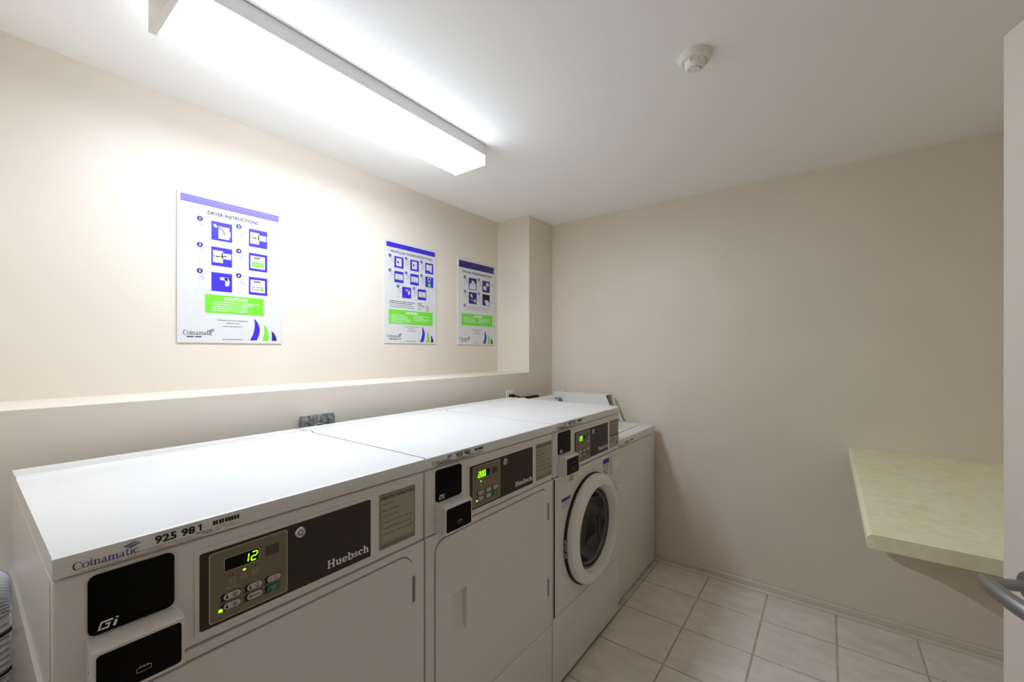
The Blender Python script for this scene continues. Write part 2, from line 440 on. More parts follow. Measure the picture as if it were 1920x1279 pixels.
# open door, free edge far from the hinge
ddir = Vector((0.36, -0.933, 0)).normalized(); dnor = Vector((-ddir.y, ddir.x, 0)) * -1    # dnor faces the room
if dnor.x > 0: dnor = -dnor
edge = Vector((0.2745, 1.2345, 0))
DW = 0.87
door = bpy.data.objects.new('door_1', None)
bm = B(); box(bm, 0, DW, -0.040, 0, 0.012, 2.03, 0.0015, 1)
door = link('door_1', bm, 'doorpaint'); door['kind'] = 'structure'; door['label'] = 'beige painted door standing open with a satin metal lever'
# local x = along ddir, local y = dnor
door.matrix_world = Matrix(((ddir.x, dnor.x, 0, edge.x), (ddir.y, dnor.y, 0, edge.y), (0, 0, 1, 0), (0, 0, 0, 1)))
hx, hz = 0.066, 0.985
bm = B()
lathe_p = [(0.0265, 0), (0.0265, .006), (.024, .009), (.012, .010)]
rings = []
for r, t in lathe_p:
    rings.append([bm.verts.new((hx + r * math.cos(2 * math.pi * i / 32), t, hz + r * math.sin(2 * math.pi * i / 32))) for i in range(32)])
for a, c in zip(rings, rings[1:]):
    for i in range(32): bm.faces.new((a[i], a[(i + 1) % 32], c[(i + 1) % 32], c[i]))
bm.faces.new(rings[0]); bm.faces.new(rings[-1])
link('handle_rose', bm, 'lever', door, True)
bm = B(); tube(bm, [(hx, .008, hz), (hx, .040, hz), (hx, .066, hz)], [.0105, .0098, .0098], 18)
link('handle_neck', bm, 'lever', door, True)
bm = B()   # flattened bar that turns off the neck and runs toward the hinge
pts = []
for i in range(15):
    t = i / 14
    pts.append((hx - .014 + .150 * t, .066 + .010 * math.sin(math.pi * min(1, t * 1.1)) + .016 * t, hz + .004 * math.sin(math.pi * t)))
rs = [(.004 if i == 0 else .0095 if i == 1 else .0118 if i < 13 else (.010 if i == 13 else .006)) for i in range(15)]
tube(bm, pts, rs, 18)
for v in bm.verts: v.co.z = hz + (v.co.z - hz) * 1.25
link('handle_lever', bm, 'lever', door, True)

# ================================================================== CEILING LIGHT
LX0, LX1, LY0, LY1, LZ = -1.520, -1.318, 0.322, 1.533, 2.309
fx = thing('ceiling_light', 'long white fluorescent wrap fixture with glowing prismatic lens on the ceiling', 'light', ((LX0 + LX1) / 2, (LY0 + LY1) / 2, ZC))
def fl(x0, x1, y0, y1, z0, z1): return (x0 - (LX0 + LX1) / 2, x1 - (LX0 + LX1) / 2, y0 - (LY0 + LY1) / 2, y1 - (LY0 + LY1) / 2, z0 - ZC, z1 - ZC)
zm = LZ + 0.046
bm = B()
box(bm, *fl(LX0, LX1, LY0 + .004, LY1 - .004, ZC - .012, ZC - .002))
box(bm, *fl(LX0, LX0 + .004, LY0 + .004, LY1 - .004, zm, ZC - .012)); box(bm, *fl(LX1 - .004, LX1, LY0 + .004, LY1 - .004, zm, ZC - .012))
link('housing', bm, 'housing', fx)
bm = B(); box(bm, *fl(LX0 - .001, LX1 + .001, LY0, LY0 + .004, LZ - .002, ZC - .001)); link('end_plate', bm, 'housing', fx)
bm = B(); box(bm, *fl(LX0 - .001, LX1 + .001, LY1 - .004, LY1, LZ - .002, ZC - .001)); link('end_plate', bm, 'housing', fx)
bm = B(); box(bm, *fl(LX0, LX1, LY0 + .004, LY0 + .018, LZ - .0015, LZ + .004)); link('end_lip', bm, 'housing', fx)
bm = B()
a = fl(LX0 + .002, LX1 - .001, LY0 + .010, LY1 - .006, LZ, zm)
prof = [(a[0], a[5]), (a[0], a[4] + .006), (a[0] + .006, a[4]), (a[1] - .006, a[4]), (a[1], a[4] + .006), (a[1], a[5])]
va = [bm.verts.new((p[0], a[2], p[1])) for p in prof]; vb = [bm.verts.new((p[0], a[3], p[1])) for p in prof]
for i in range(5): bm.faces.new((va[i], vb[i], vb[i + 1], va[i + 1]))
lens = link('lens', bm, 'lens', fx)
lens.data.materials.append(M['lens_side'])
for p_ in lens.data.polygons:
    if abs(p_.normal.x) > 0.9: p_.material_index = 1
for sx in (-.045, .045):
    bm = B(); cyl(bm, (sx, a[2] + .03, -.045), .0125, a[3] - a[2] - .06, 'y', 16); link('tube', bm, 'whiteink', fx, True)

# ================================================================== SMOKE DETECTOR
sd = thing('smoke_detector', 'round off-white smoke detector on the ceiling with projecting sensor head', 'smoke detector', (-0.357, 1.497, ZC))
bm = B(); lathe(bm, (0, 0, 0), [(.052, -.0005), (.053, -.003), (.053, -.009), (.0505, -.011)]); link('base', bm, 'detector', sd, True)
bm = B(); lathe(bm, (0, 0, 0), [(.0495, -.0105), (.0495, -.0165), (.046, -.0205), (.036, -.0225), (.030, -.0225)]); link('collar', bm, 'detector', sd, True)
bm = B(); lathe(bm, (0, 0, 0), [(.0335, -.0226), (.0335, -.030), (.031, -.037), (.024, -.043), (.0192, -.0435), (.0190, -.0370), (.0010, -.0370)]); link('sensor_head', bm, 'detector', sd, True)
bm = B(); lathe(bm, (0, 0, 0), [(.0166, -.0370), (.0166, -.0462), (.0155, -.0472)]); link('sensor_cap', bm, 'detector', sd, True)
for k in range(6):
    t = math.radians(60 * k + 20)
    bm = B(); box(bm, .0335, .0385, -.0025, .0025, -.034, -.0215, .0008, 1)
    o = link('clip', bm, 'detector', sd); o.rotation_euler = (0, 0, t)

# ================================================================== INSTRUCTION BOARDS
PX = 0.0062            # board thickness
def board(name, label, y, z, wd, ht):
    r = thing(name, label, 'poster', (XR + 0.0005, y, z), 'instruction boards on the left wall')
    bm = B(); box(bm, 0, PX - .0008, 0, wd, 0, ht, .0006, 1); link('board', bm, 'board', r)
    return r
X1, X2, X3, X4 = PX - .0004, PX - .0001, PX + .0002, PX + .0005
mm = 0.001
def pflat(nm, bm, m, par): return flat(nm, bm, m, par)
def Rr(bm, y0, y1, z0, z1, x): return rect(bm, y0 * mm, y1 * mm, z0 * mm, z1 * mm, x)
def Pp(bm, pts, x): return poly(bm, [(p[0] * mm, p[1] * mm) for p in pts], x)
def Ss(bm, pts, wd, x): return stroke(bm, [(p[0] * mm, p[1] * mm) for p in pts], [q * mm for q in wd] if isinstance(wd, list) else wd * mm, x)
def badge(par, y, z, r, num):
    bm = B(); disc(bm, y * mm, z * mm, r * mm, X3); o = pflat('step_number', bm, 'indigo', par)
    bm = B(); text(bm, num, y * mm, (z - r * .5) * mm, X4, h=r * 1.0 * mm, align='c', bold=.03); pflat('numeral', bm, 'whiteink', o)
def sails(par, dx=0, dz=0, k=1.0):
    def cv(pts): return [(p[0] + dx, p[1] + dz) for p in pts]
    s = B(); Pp(s, cv([(260, 13), (289, 14), (297, 38), (301, 60), (298, 78), (290, 96), (277, 111), (280, 90), (279, 66), (273, 40)]), X2); pflat('sail_mark', s, 'violet', par)
    s = B(); Pp(s, cv([(311, 13), (336, 13), (339, 30), (337, 50), (330, 68), (317, 86), (320, 62), (318, 38)]), X2); pflat('sail_mark', s, 'lime', par)
    s = B(); Pp(s, cv([(351, 13), (374, 13), (370, 30), (362, 46), (350, 59), (352, 36)]), X2); pflat('sail_mark', s, 'indigo', par)
def coin_logo(par, y, z, w_, h_, ink, x, sub=True):
    bm = B(); glyph_word(bm, 'Coinamatic', GC, y, z, x, w_, h_); o = pflat('logo_lettering', bm, ink, par)
    bm = B(); wave(bm, y + w_ * .80, z + h_ * .98, w_ * .25, h_ * .34, h_ * .12, x); wave(bm, y + w_ * .87, z + h_ * .78, w_ * .2, h_ * .28, h_ * .12, x)
    pflat('logo_wave', bm, ink, par)
def caution(par, y0, y1, z0, z1, cols, seed, h):
    bm = B(); Rr(bm, y0, y1, z0, z1, X2); o = pflat('caution_panel', bm, 'lime', par)
    bm = B(); text(bm, 'CAUTION!', (y0 + y1) / 2 * mm, (z1 - h - 8) * mm, X3, h=h * mm, align='c', bold=.035); pflat('caution_heading', bm, 'whiteink', o)
    rnd = random.Random(seed)
    for (a, lens_) in cols:
        bm = B()
        for k, q in enumerate(lens_):
            zz = z1 - h - 18 - k * 9.0
            disc(bm, (a - 4) * mm, (zz + 1.6) * mm, 1.4 * mm, X3, 8)
            dashes(bm, a * mm, zz * mm, q * mm, 3.0 * mm, X3, rnd)
        pflat('caution_fine_print', bm, 'whiteink', o)
def contact(par, cy, z, hh):
    bm = B()
    text(bm, 'Customer Service and Assistance', cy * mm, z * mm, X2, h=hh * mm, align='c')
    text(bm, '1.800.561.1972', cy * mm, (z - 12.5) * mm, X2, h=hh * mm, align='c')
    text(bm, 'www.coinamatic.com', cy * mm, (z - 25.5) * mm, X2, h=hh * mm, align='c')
    pflat('contact_lettering', bm, 'navyink', par)
def pict_dryer(kind, y0, z0, s, par):
    """small white line-drawn pictogram inside a blue square; s = square size"""
    def R_(bm, a, c, d, e, x): Rr(bm, y0 + a * s, y0 + c * s, z0 + d * s, z0 + e * s, x)
    def P_(bm, pts, x): Pp(bm, [(y0 + p[0] * s, z0 + p[1] * s) for p in pts], x)
    def S_(bm, pts, wdt, x): Ss(bm, [(y0 + p[0] * s, z0 + p[1] * s) for p in pts], wdt * s, x)
    def E_(bm, cx, cz, rx, rz, x): disc(bm, (y0 + cx * s) * mm, (z0 + cz * s) * mm, rx * s * mm, x, 18, rz * s * mm)
    wb, kb, gb = B(), B(), B()
    if kind == 'lint':
        R_(wb, .33, .87, .12, .80, X3); R_(wb, .87, .92, .28, .6, X3); P_(wb, [(.08, .80), (.2, .68), (.3, .72), (.25, .84), (.14, .9)], X3)
        S_(kb, [(.28, .72), (.42, .70), (.54, .60), (.6, .48), (.62, .40)], .035, X4); S_(kb, [(.5, .40), (.72, .37)], .015, X4); S_(kb, [(.38, .29), (.82, .29)], .01, X4); S_(kb, [(.38, .72), (.82, .73)], .01, X4)
    elif kind in ('load', 'close'):
        R_(wb, .07, .55, .18, .85, X3); R_(wb, .5, .95, .42, .74, X3)
        E_(gb, .28, .6, .2, .13, X4)
        wb2 = B(); E_(wb2, .28, .63, .17, .1, X4 + .0002); pflat('pictogram_detail', wb2, 'board', par)
        S_(kb, [(.2, .54), (.28, .5), (.38, .54)], .05, X4 + .0003); S_(kb, [(.1, .36), (.5, .36)], .01, X4); S_(kb, [(.56, .56), (.92, .56)], .012, X4)
        if kind == 'close': S_(kb, [(.44, .55), (.6, .54), (.72, .62)], .045, X4)
    elif kind == 'card':
        R_(wb, .40, .78, .64, .80, X3); P_(wb, [(.36, .80), (.44, .80), (.42, .62)], X3); P_(wb, [(.62, .80), (.80, .76), (.88, .56), (.84, .34), (.66, .32), (.66, .6)], X3)
        S_(kb, [(.70, .74), (.74, .64), (.78, .54)], .03, X4); S_(kb, [(.46, .74), (.64, .72)], .015, X4)
    elif kind in ('select', 'start'):
        R_(wb, .08, .87, .14, .88, X3)
        for k in range(4): R_(kb, .26 + k * .09, .33 + k * .09, .72, .80, X4)
        for k in range(3): S_(kb, [(.26 + k * .12, .58), (.30 + k * .12, .62)], .025, X4)
        for k in range(2):
            for q in range(3):
                tgt = gb if (kind == 'select' or (q == 2 and k == 1)) else kb
                if tgt is gb: R_(gb, .16 + q * .22, .36 + q * .22, .24 + (1 - k) * .15, .37 + (1 - k) * .15, X4)
                else: S_(kb, [(.18 + q * .22, .31 + (1 - k) * .14), (.33 + q * .22, .31 + (1 - k) * .14)], .035, X4)
    elif kind == 'door':
        R_(wb, .2, .78, .16, .86, X3); E_(kb, .48, .58, .2, .17, X4)
        wb2 = B(); P_(wb2, [(.48, .62), (.68, .6), (.66, .46), (.5, .4)], X4 + .0002); E_(wb2, .48, .66, .17, .09, X4 + .0003); pflat('pictogram_detail', wb2, 'board', par)
    elif kind == 'drawer':
        R_(wb, .13, .82, .3, .84, X3); P_(wb, [(.5, .3), (.8, .3), (.8, .14), (.6, .18)], X3); S_(kb, [(.2, .52), (.7, .5)], .015, X4); S_(kb, [(.62, .42), (.62, .3), (.74, .38)], .03, X4)
    elif kind == 'screen':
        R_(wb, .1, .92, .26, .76, X3); S_(kb, [(.2, .66), (.8, .64)], .02, X4); S_(kb, [(.2, .54), (.6, .53)], .02, X4)
        for q in range(3): R_(gb, .22 + q * .17, .36 + q * .17, .32, .42, X4)
    elif kind == 'soap':
        R_(wb, .3, .68, .56, .9, X3); R_(kb, .36, .62, .62, .84, X4); S_(wb, [(.48, .56), (.48, .3)], .04, X3); E_(gb, .48, .2, .18, .16, X4)
    elif kind == 'cloth':
        P_(wb, [(.06, .06), (.12, .5), (.3, .52), (.36, .74), (.56, .8), (.78, .6), (.92, .34), (.92, .06)], X3); S_(kb, [(.3, .4), (.46, .28), (.62, .4)], .02, X4); S_(kb, [(.4, .6), (.52, .5), (.66, .56)], .03, X4)
    elif kind == 'pour':
        E_(wb, .68, .7, .22, .16, X3); E_(wb, .36, .36, .24, .2, X3); P_(wb, [(.46, .4), (.56, .36), (.66, .62), (.56, .68)], X3); S_(kb, [(.3, .4), (.4, .32)], .025, X4)
    elif kind == 'drops':
        P_(wb, [(.18, .84), (.36, .8), (.48, .6), (.4, .5), (.3, .6), (.2, .7)], X3); P_(wb, [(.62, .28), (.8, .44), (.86, .46), (.86, .1), (.74, .14)], X3); R_(wb, .34, .56, .3, .36, X3)
    elif kind == 'lid':
        P_(kb, [(.06, .96), (.96, .96), (.96, .5), (.5, .56), (.06, .6)], X3); P_(wb, [(.3, .4), (.5, .52), (.72, .46), (.9, .3), (.94, .04), (.5, .04), (.42, .2)], X4)
    for bm, m_ in ((wb, 'board'), (gb, 'lime'), (kb, 'ink')):
        if len(bm.faces): pflat('pictogram', bm, m_, par)
        else: bm.free()
def step(par, y, z, bw, bx, s_w, s_h, num, kind, words, blue, nr, seed=0):
    """text box + blue pictogram square; (y,z) = top left of the text box, bx = left of the square"""
    bm = B()
    Ss(bm, [(bx, z), (y + 8, z)], .9, X2); Ss(bm, [(y, z - 8), (y, z - s_h + 4), (y + 3, z - s_h + .5), (bx, z - s_h)], .9, X2)
    pflat('step_frame', bm, 'paleviolet', par)
    bm = B(); Rr(bm, bx, bx + s_w, z - s_h, z, X2); sq = pflat('step_square', bm, blue, par)
    pict_dryer(kind, bx, z - s_h, s_w if s_w < s_h else s_h, sq)
    bm = B(); rnd = random.Random(seed)
    for k, t in enumerate(words):
        if isinstance(t, str): text(bm, t, (y + 4) * mm, (z - 17 - k * 9.5) * mm, X2, h=5.2 * mm)
        else: dashes(bm, (y + 3) * mm, (z - 15 - k * 9.0) * mm, t * mm, 2.4 * mm, X2, rnd)
    pflat('step_lettering', bm, 'greyink', par)
    badge(par, y + 2, z - 1, nr, num)
# -- dryer board
p1 = board('dryer_instruction_board', 'large white board headed DRYER INSTRUCTIONS on the left wall', 0.519, 1.446, .395, .602)
bm = B(); Rr(bm, 11, 382, 565, 594, X1); o = pflat('header_band', bm, 'violet_light', p1)
bm = B(); [Rr(bm, 11, 382, zz, zz + .9, X2) for zz in (572, 579.5, 586)]; pflat('header_rule', bm, 'paleviolet', o)
bm = B(); text(bm, 'DRYER INSTRUCTIONS', .102, .532, X2, h=.0135, w=.191, bold=.018); pflat('title_lettering', bm, 'navyink', p1)
for k, (nm, kd, wds) in enumerate([('1', 'lint', ['Clean Lint', 'Filter']), ('2', 'load', ['Load', 'clothes']), ('3', 'close', ['Close', 'Door']), ('4', 'select', ['Select', 'Fabric', 'Setting']), ('5', 'card', ['Insert', 'Smart', 'Card']), ('6', 'start', ['Press', 'Start', 'Push Card'])]):
    yy = 73 if k % 2 == 0 else 214; zz = 508 - (k // 2) * 106.5
    step(p1, yy, zz, 42, yy + 42, 75.5, 78, nm, kd, wds, 'violet', 10.2, k)
caution(p1, 93, 317, 125, 201.5, [(120, [178, 150, 132, 128, 136])], 3, 13)
contact(p1, 193, 94, 6.0)
coin_logo(p1, .020, .032, .100, .0185, 'navyink', X2)
bm = B(); dashes(bm, .031, .0225, .050, .0042, X2, random.Random(2)); pflat('tagline_print', bm, 'navyink', p1)
bm = B(); dashes(bm, .155, .0145, .08, .002, X2, random.Random(5)); pflat('fine_print', bm, 'navyink', p1)
sails(p1)
# -- front loader board
p2 = board('frontload_instruction_board', 'white board headed FRONTLOAD WASHER INSTRUCTIONS between the two other boards', 1.484, 1.457, .400, .608)
bm = B(); Rr(bm, 13, 388, 565, 594, X1); pflat('header_band', bm, 'violet', p2)
bm = B(); text(bm, 'FRONTLOAD WASHER INSTRUCTIONS', .043, .535, X2, h=.0145, w=.318, bold=.012); pflat('title_lettering', bm, 'navyink', p2)
rows = [(35, 516, '1', 'door'), (153, 516, '2', 'door'), (273, 516, '3', 'drawer'), (35, 429, '4', 'screen'), (153, 429, '5', 'screen'), (273, 429, '6', 'soap'), (92, 342, '7', 'card'), (212, 342, '8', 'screen')]
for k, (yy, zz, nm, kd) in enumerate(rows):
    step(p2, yy, zz, 33, yy + 33, 67.5, 67, nm, kd, [25, 22, 26, 18, 20][:3 + k % 3], 'violet', 9.5, 20 + k)
bm = B(); rnd = random.Random(8)
for zz, q in ((248, 190), (237, 165), (226, 178), (215, 180)): dashes(bm, .035, zz * mm, q * mm, .0036 if zz > 230 else .0024, X2, rnd)
for yy, zz, q in ((248, 224, 24), (242, 212, 36), (312, 227, 30), (310, 217, 28), (308, 207, 34)): dashes(bm, yy * mm, zz * mm, q * mm, .0026, X2, rnd)
pflat('paragraph_lettering', bm, 'navyink', p2)
bm = B()
for yy in (254, 270): stroke(bm, arc(yy * mm, .245, .0075, .008, 20, 330, 12), .003, X2)
stroke(bm, arc(.288, .233, .008, .006, 0, 345, 12), .0024, X2, True); Rr(bm, 318, 328, 236, 241, X2)
pflat('detergent_symbol', bm, 'navyink', p2)
caution(p2, 29, 368, 116, 200, [(48, [95, 120, 118, 140, 142, 72]), (216, [118, 70, 135, 104])], 4, 14)
contact(p2, 196, 100, 6.0)
coin_logo(p2, .019, .034, .098, .019, 'navyink', X2)
bm = B(); dashes(bm, .032, .0235, .085, .004, X2, random.Random(2)); pflat('tagline_print', bm, 'navyink', p2)
bm = B(); dashes(bm, .155, .013, .08, .002, X2, random.Random(5)); pflat('fine_print', bm, 'navyink', p2)
sails(p2, 2, -3)
# -- top loader board
p3 = board('topload_instruction_board', 'white board headed TOP-LOAD WASHER INSTRUCTIONS beside the corner column', 2.083, 1.456, .399, .602)
bm = B(); Rr(bm, 12, 391, 542, 590, X1); pflat('header_band', bm, 'indigo', p3)
bm = B(); text(bm, 'TOP-LOAD WASHER INSTRUCTIONS', .039, .507, X2, h=.0165, w=.324, bold=.012); pflat('title_lettering', bm, 'navyink', p3)
for k, (yy, zz, nm, kd) in enumerate([(69, 479, '1', 'cloth'), (216, 477, '2', 'pour'), (69, 378, '3', 'drops'), (216, 377, '4', 'lid')]):
    step(p3, yy, zz, 42, yy + 42, 84, 84, nm, kd, [34, 28, 35, 33, 30][:4 + k % 2], 'indigo', 11, 40 + k)
badge(p3, 69, 277, 11, '5')
bm = B(); rnd = random.Random(9)
for zz, q in ((274, 240), (263, 235), (252, 130)): dashes(bm, .095, zz * mm, q * mm, .0028, X2, rnd)
pflat('step_lettering', bm, 'greyink', p3)
caution(p3, 36, 375, 137.5, 220.5, [(62, [100, 118, 115, 140]), (216, [135, 125, 138, 70])], 6, 14)
contact(p3, 196, 106, 6.0)
coin_logo(p3, .018, .032, .102, .019, 'navyink', X2)
bm = B(); dashes(bm, .032, .0215, .06, .004, X2, random.Random(2)); pflat('tagline_print', bm, 'navyink', p3)
bm = B(); dashes(bm, .17, .011, .05, .002, X2, random.Random(5)); pflat('fine_print', bm, 'navyink', p3)
sails(p3, 5, -5)

# ================================================================== LAUNDRY MACHINES
XM = -0.894
LIDZ, SEAM = 1.115, 1.078
DEP = 0.738
def feet(root, W, D=DEP):
    for fx_, fy_ in ((-.05, .05), (-.05, W - .05), (-D + .06, .05), (-D + .06, W - .05)):
        bm = B(); cyl(bm, (fx_, fy_, 0.0005), .022, .034, 'z', 16); link('foot', bm, 'blackm', root)
def lid(root, W, nm='top'):
    prof = [(.002, SEAM + .003), (.006, SEAM + .006), (.006, LIDZ - .010), (.003, LIDZ - .003), (-.004, LIDZ), (-.606, LIDZ), (-.613, LIDZ + .0050), (-.628, LIDZ + .0052), (-.640, LIDZ + .0010), (-.730, LIDZ), (-.738, LIDZ - .006), (-.738, SEAM + .003)]
    bm = B(); prism(bm, prof, 0.0015, W - .0015, 'y')
    es = [e for e in bm.edges if len(e.link_faces) == 2 and e.calc_face_angle(0) > 0.9 and abs(e.verts[0].co.y - e.verts[1].co.y) < 1e-5 and max(e.verts[0].co.z, e.verts[1].co.z) > SEAM + .005]
    bmesh.ops.bevel(bm, geom=es, offset=.006, segments=3, profile=.5, affect='EDGES')
    return link(nm, bm, 'enamel', root, True)
def sticker(par, W, serial, fine, y0=.022):
    """identification strip along the front edge of the top"""
    x = .0068
    bm = B(); glyph_word(bm, 'Coinamatic', GC, y0, 1.0895, x, .074, .0110); flat('logo_lettering', bm, 'blueink', par)
    bm = B(); wave(bm, y0 + .0555, 1.1045, .017, .003, .0014, x); wave(bm, y0 + .0600, 1.1005, .017, .003, .0014, x); flat('logo_wave', bm, 'blueink', par)
    bm = B(); wave(bm, y0 + .0575, 1.1025, .0175, .003, .0015, x + .0001); flat('logo_wave_stripe', bm, 'greenink', par)
    bm = B()
    if serial[-1] == '1':
        text(bm, serial[:-1], y0 + .094, 1.0945, x, h=.0118, w=.0555, bold=.03)
        stroke(bm, [(y0 + .1575, 1.0945), (y0 + .1575, 1.1063)], .0026, x); stroke(bm, [(y0 + .1580, 1.1060), (y0 + .1565, 1.1042), (y0 + .1535, 1.1032)], .0018, x + .0001)
    else: text(bm, serial, y0 + .094, 1.0945, x, h=.0118, w=.064, bold=.03)
    flat('serial_number', bm, 'ink', par)
    bm = B(); t = 0.0; rnd = random.Random(serial)
    ww = .0062
    for k in range(9): rect(bm, y0 + .176 + k * .0048, y0 + .176 + k * .0048 + rnd.choice((.0028, .0034, .0038)), 1.098, 1.1055, x)
    flat('barcode', bm, 'ink', par)
    bm = B(); bm2 = B(); bm3 = B()
    if fine:
        text(bm, 'For immediate service or repair on this machine, please report the 6 digit machine ID to', y0 + .022, 1.0885, x, h=.0021, w=.124)
        text(bm2, '1 800 561 1972', y0 + .149, 1.0905, x, h=.0024, w=.026, bold=.02); text(bm3, 'coinamatic.com', y0 + .181, 1.0925, x, h=.0026, w=.026)
        text(bm, "Pour de service ou une r\u00e9paration imm\u00e9diate de cet appareil, veuillez indiquer le num\u00e9ro d'identification au", y0 + .008, 1.0845, x, h=.0021, w=.150)
        text(bm2, '1 800 561 1972', y0 + .161, 1.0870, x, h=.0024, w=.026, bold=.02); text(bm3, 'coinamatic.com', y0 + .195, 1.0885, x, h=.0026, w=.026)
        text(bm, 'Property of Coinamatic / Propri\u00e9t\u00e9 de Coinamatic', y0 + .099, 1.1088, x, h=.0014, w=.06)
    else:
        rnd = random.Random(3)
        dashes(bm, y0 + .02, 1.0885, .12, .0018, x, rnd); dashes(bm2, y0 + .147, 1.0900, .03, .002, x, rnd); dashes(bm3, y0 + .182, 1.0915, .024, .002, x, rnd)
        dashes(bm, y0 + .008, 1.0848, .15, .0018, x, rnd); dashes(bm2, y0 + .162, 1.0865, .03, .002, x, rnd); dashes(bm3, y0 + .196, 1.0880, .024, .002, x, rnd)
        dashes(bm, y0 + .099, 1.1085, .05, .0012, x, rnd)
    flat('service_print', bm, 'ink', par); flat('telephone_print', bm2, 'blueink', par); flat('website_print', bm3, 'greenink', par)
def reader(root):
    bm = B(); prism(bm, rrect(.038, .143, .979, 1.071, .010, 5), 0, .003); bevel_sharp(bm, .0008, 1)
    g = link('card_window', bm, 'black', root)
    bm = B(); xx = .0036
    stroke(bm, [(.066, .996), (.053, .996), (.0497, .986), (.0605, .986), (.0622, .9915), (.0575, .9915)], .0032, xx)
    stroke(bm, [(.0672, .9845), (.0700, .9930)], .0036, xx); stroke(bm, [(.0706, .9955), (.0712, .9975)], .0036, xx)
    flat('logo_lettering', bm, 'whiteink', g)
    bm = B()
    prism(bm, [(0, .893), (0, .976), (.034, .975), (.042, .971), (.042, .895)], .037, .147, 'y'); bevel_sharp(bm, .004, 2)
    c = link('card_reader', bm, 'enamel', root, True)
    bm = B(); prism(bm, rrect(.0415, .1425, .9005, .9665, .005, 4), .040, .0428); link('reader_face', bm, 'black', c)
    bm = B(); xx = .0434
    outline(bm, .086, .104, .915, .9225, .0009, xx); [rect(bm, .089 + k * .0045, .092 + k * .0045, .9225, .9243, xx) for k in range(3)]
    flat('card_symbol', bm, 'greyink', c)
    bm = B(); cyl(bm, (.018, .0366, .935), .0018, .0008, 'y', 10); link('case_screw', bm, 'gasket', c)
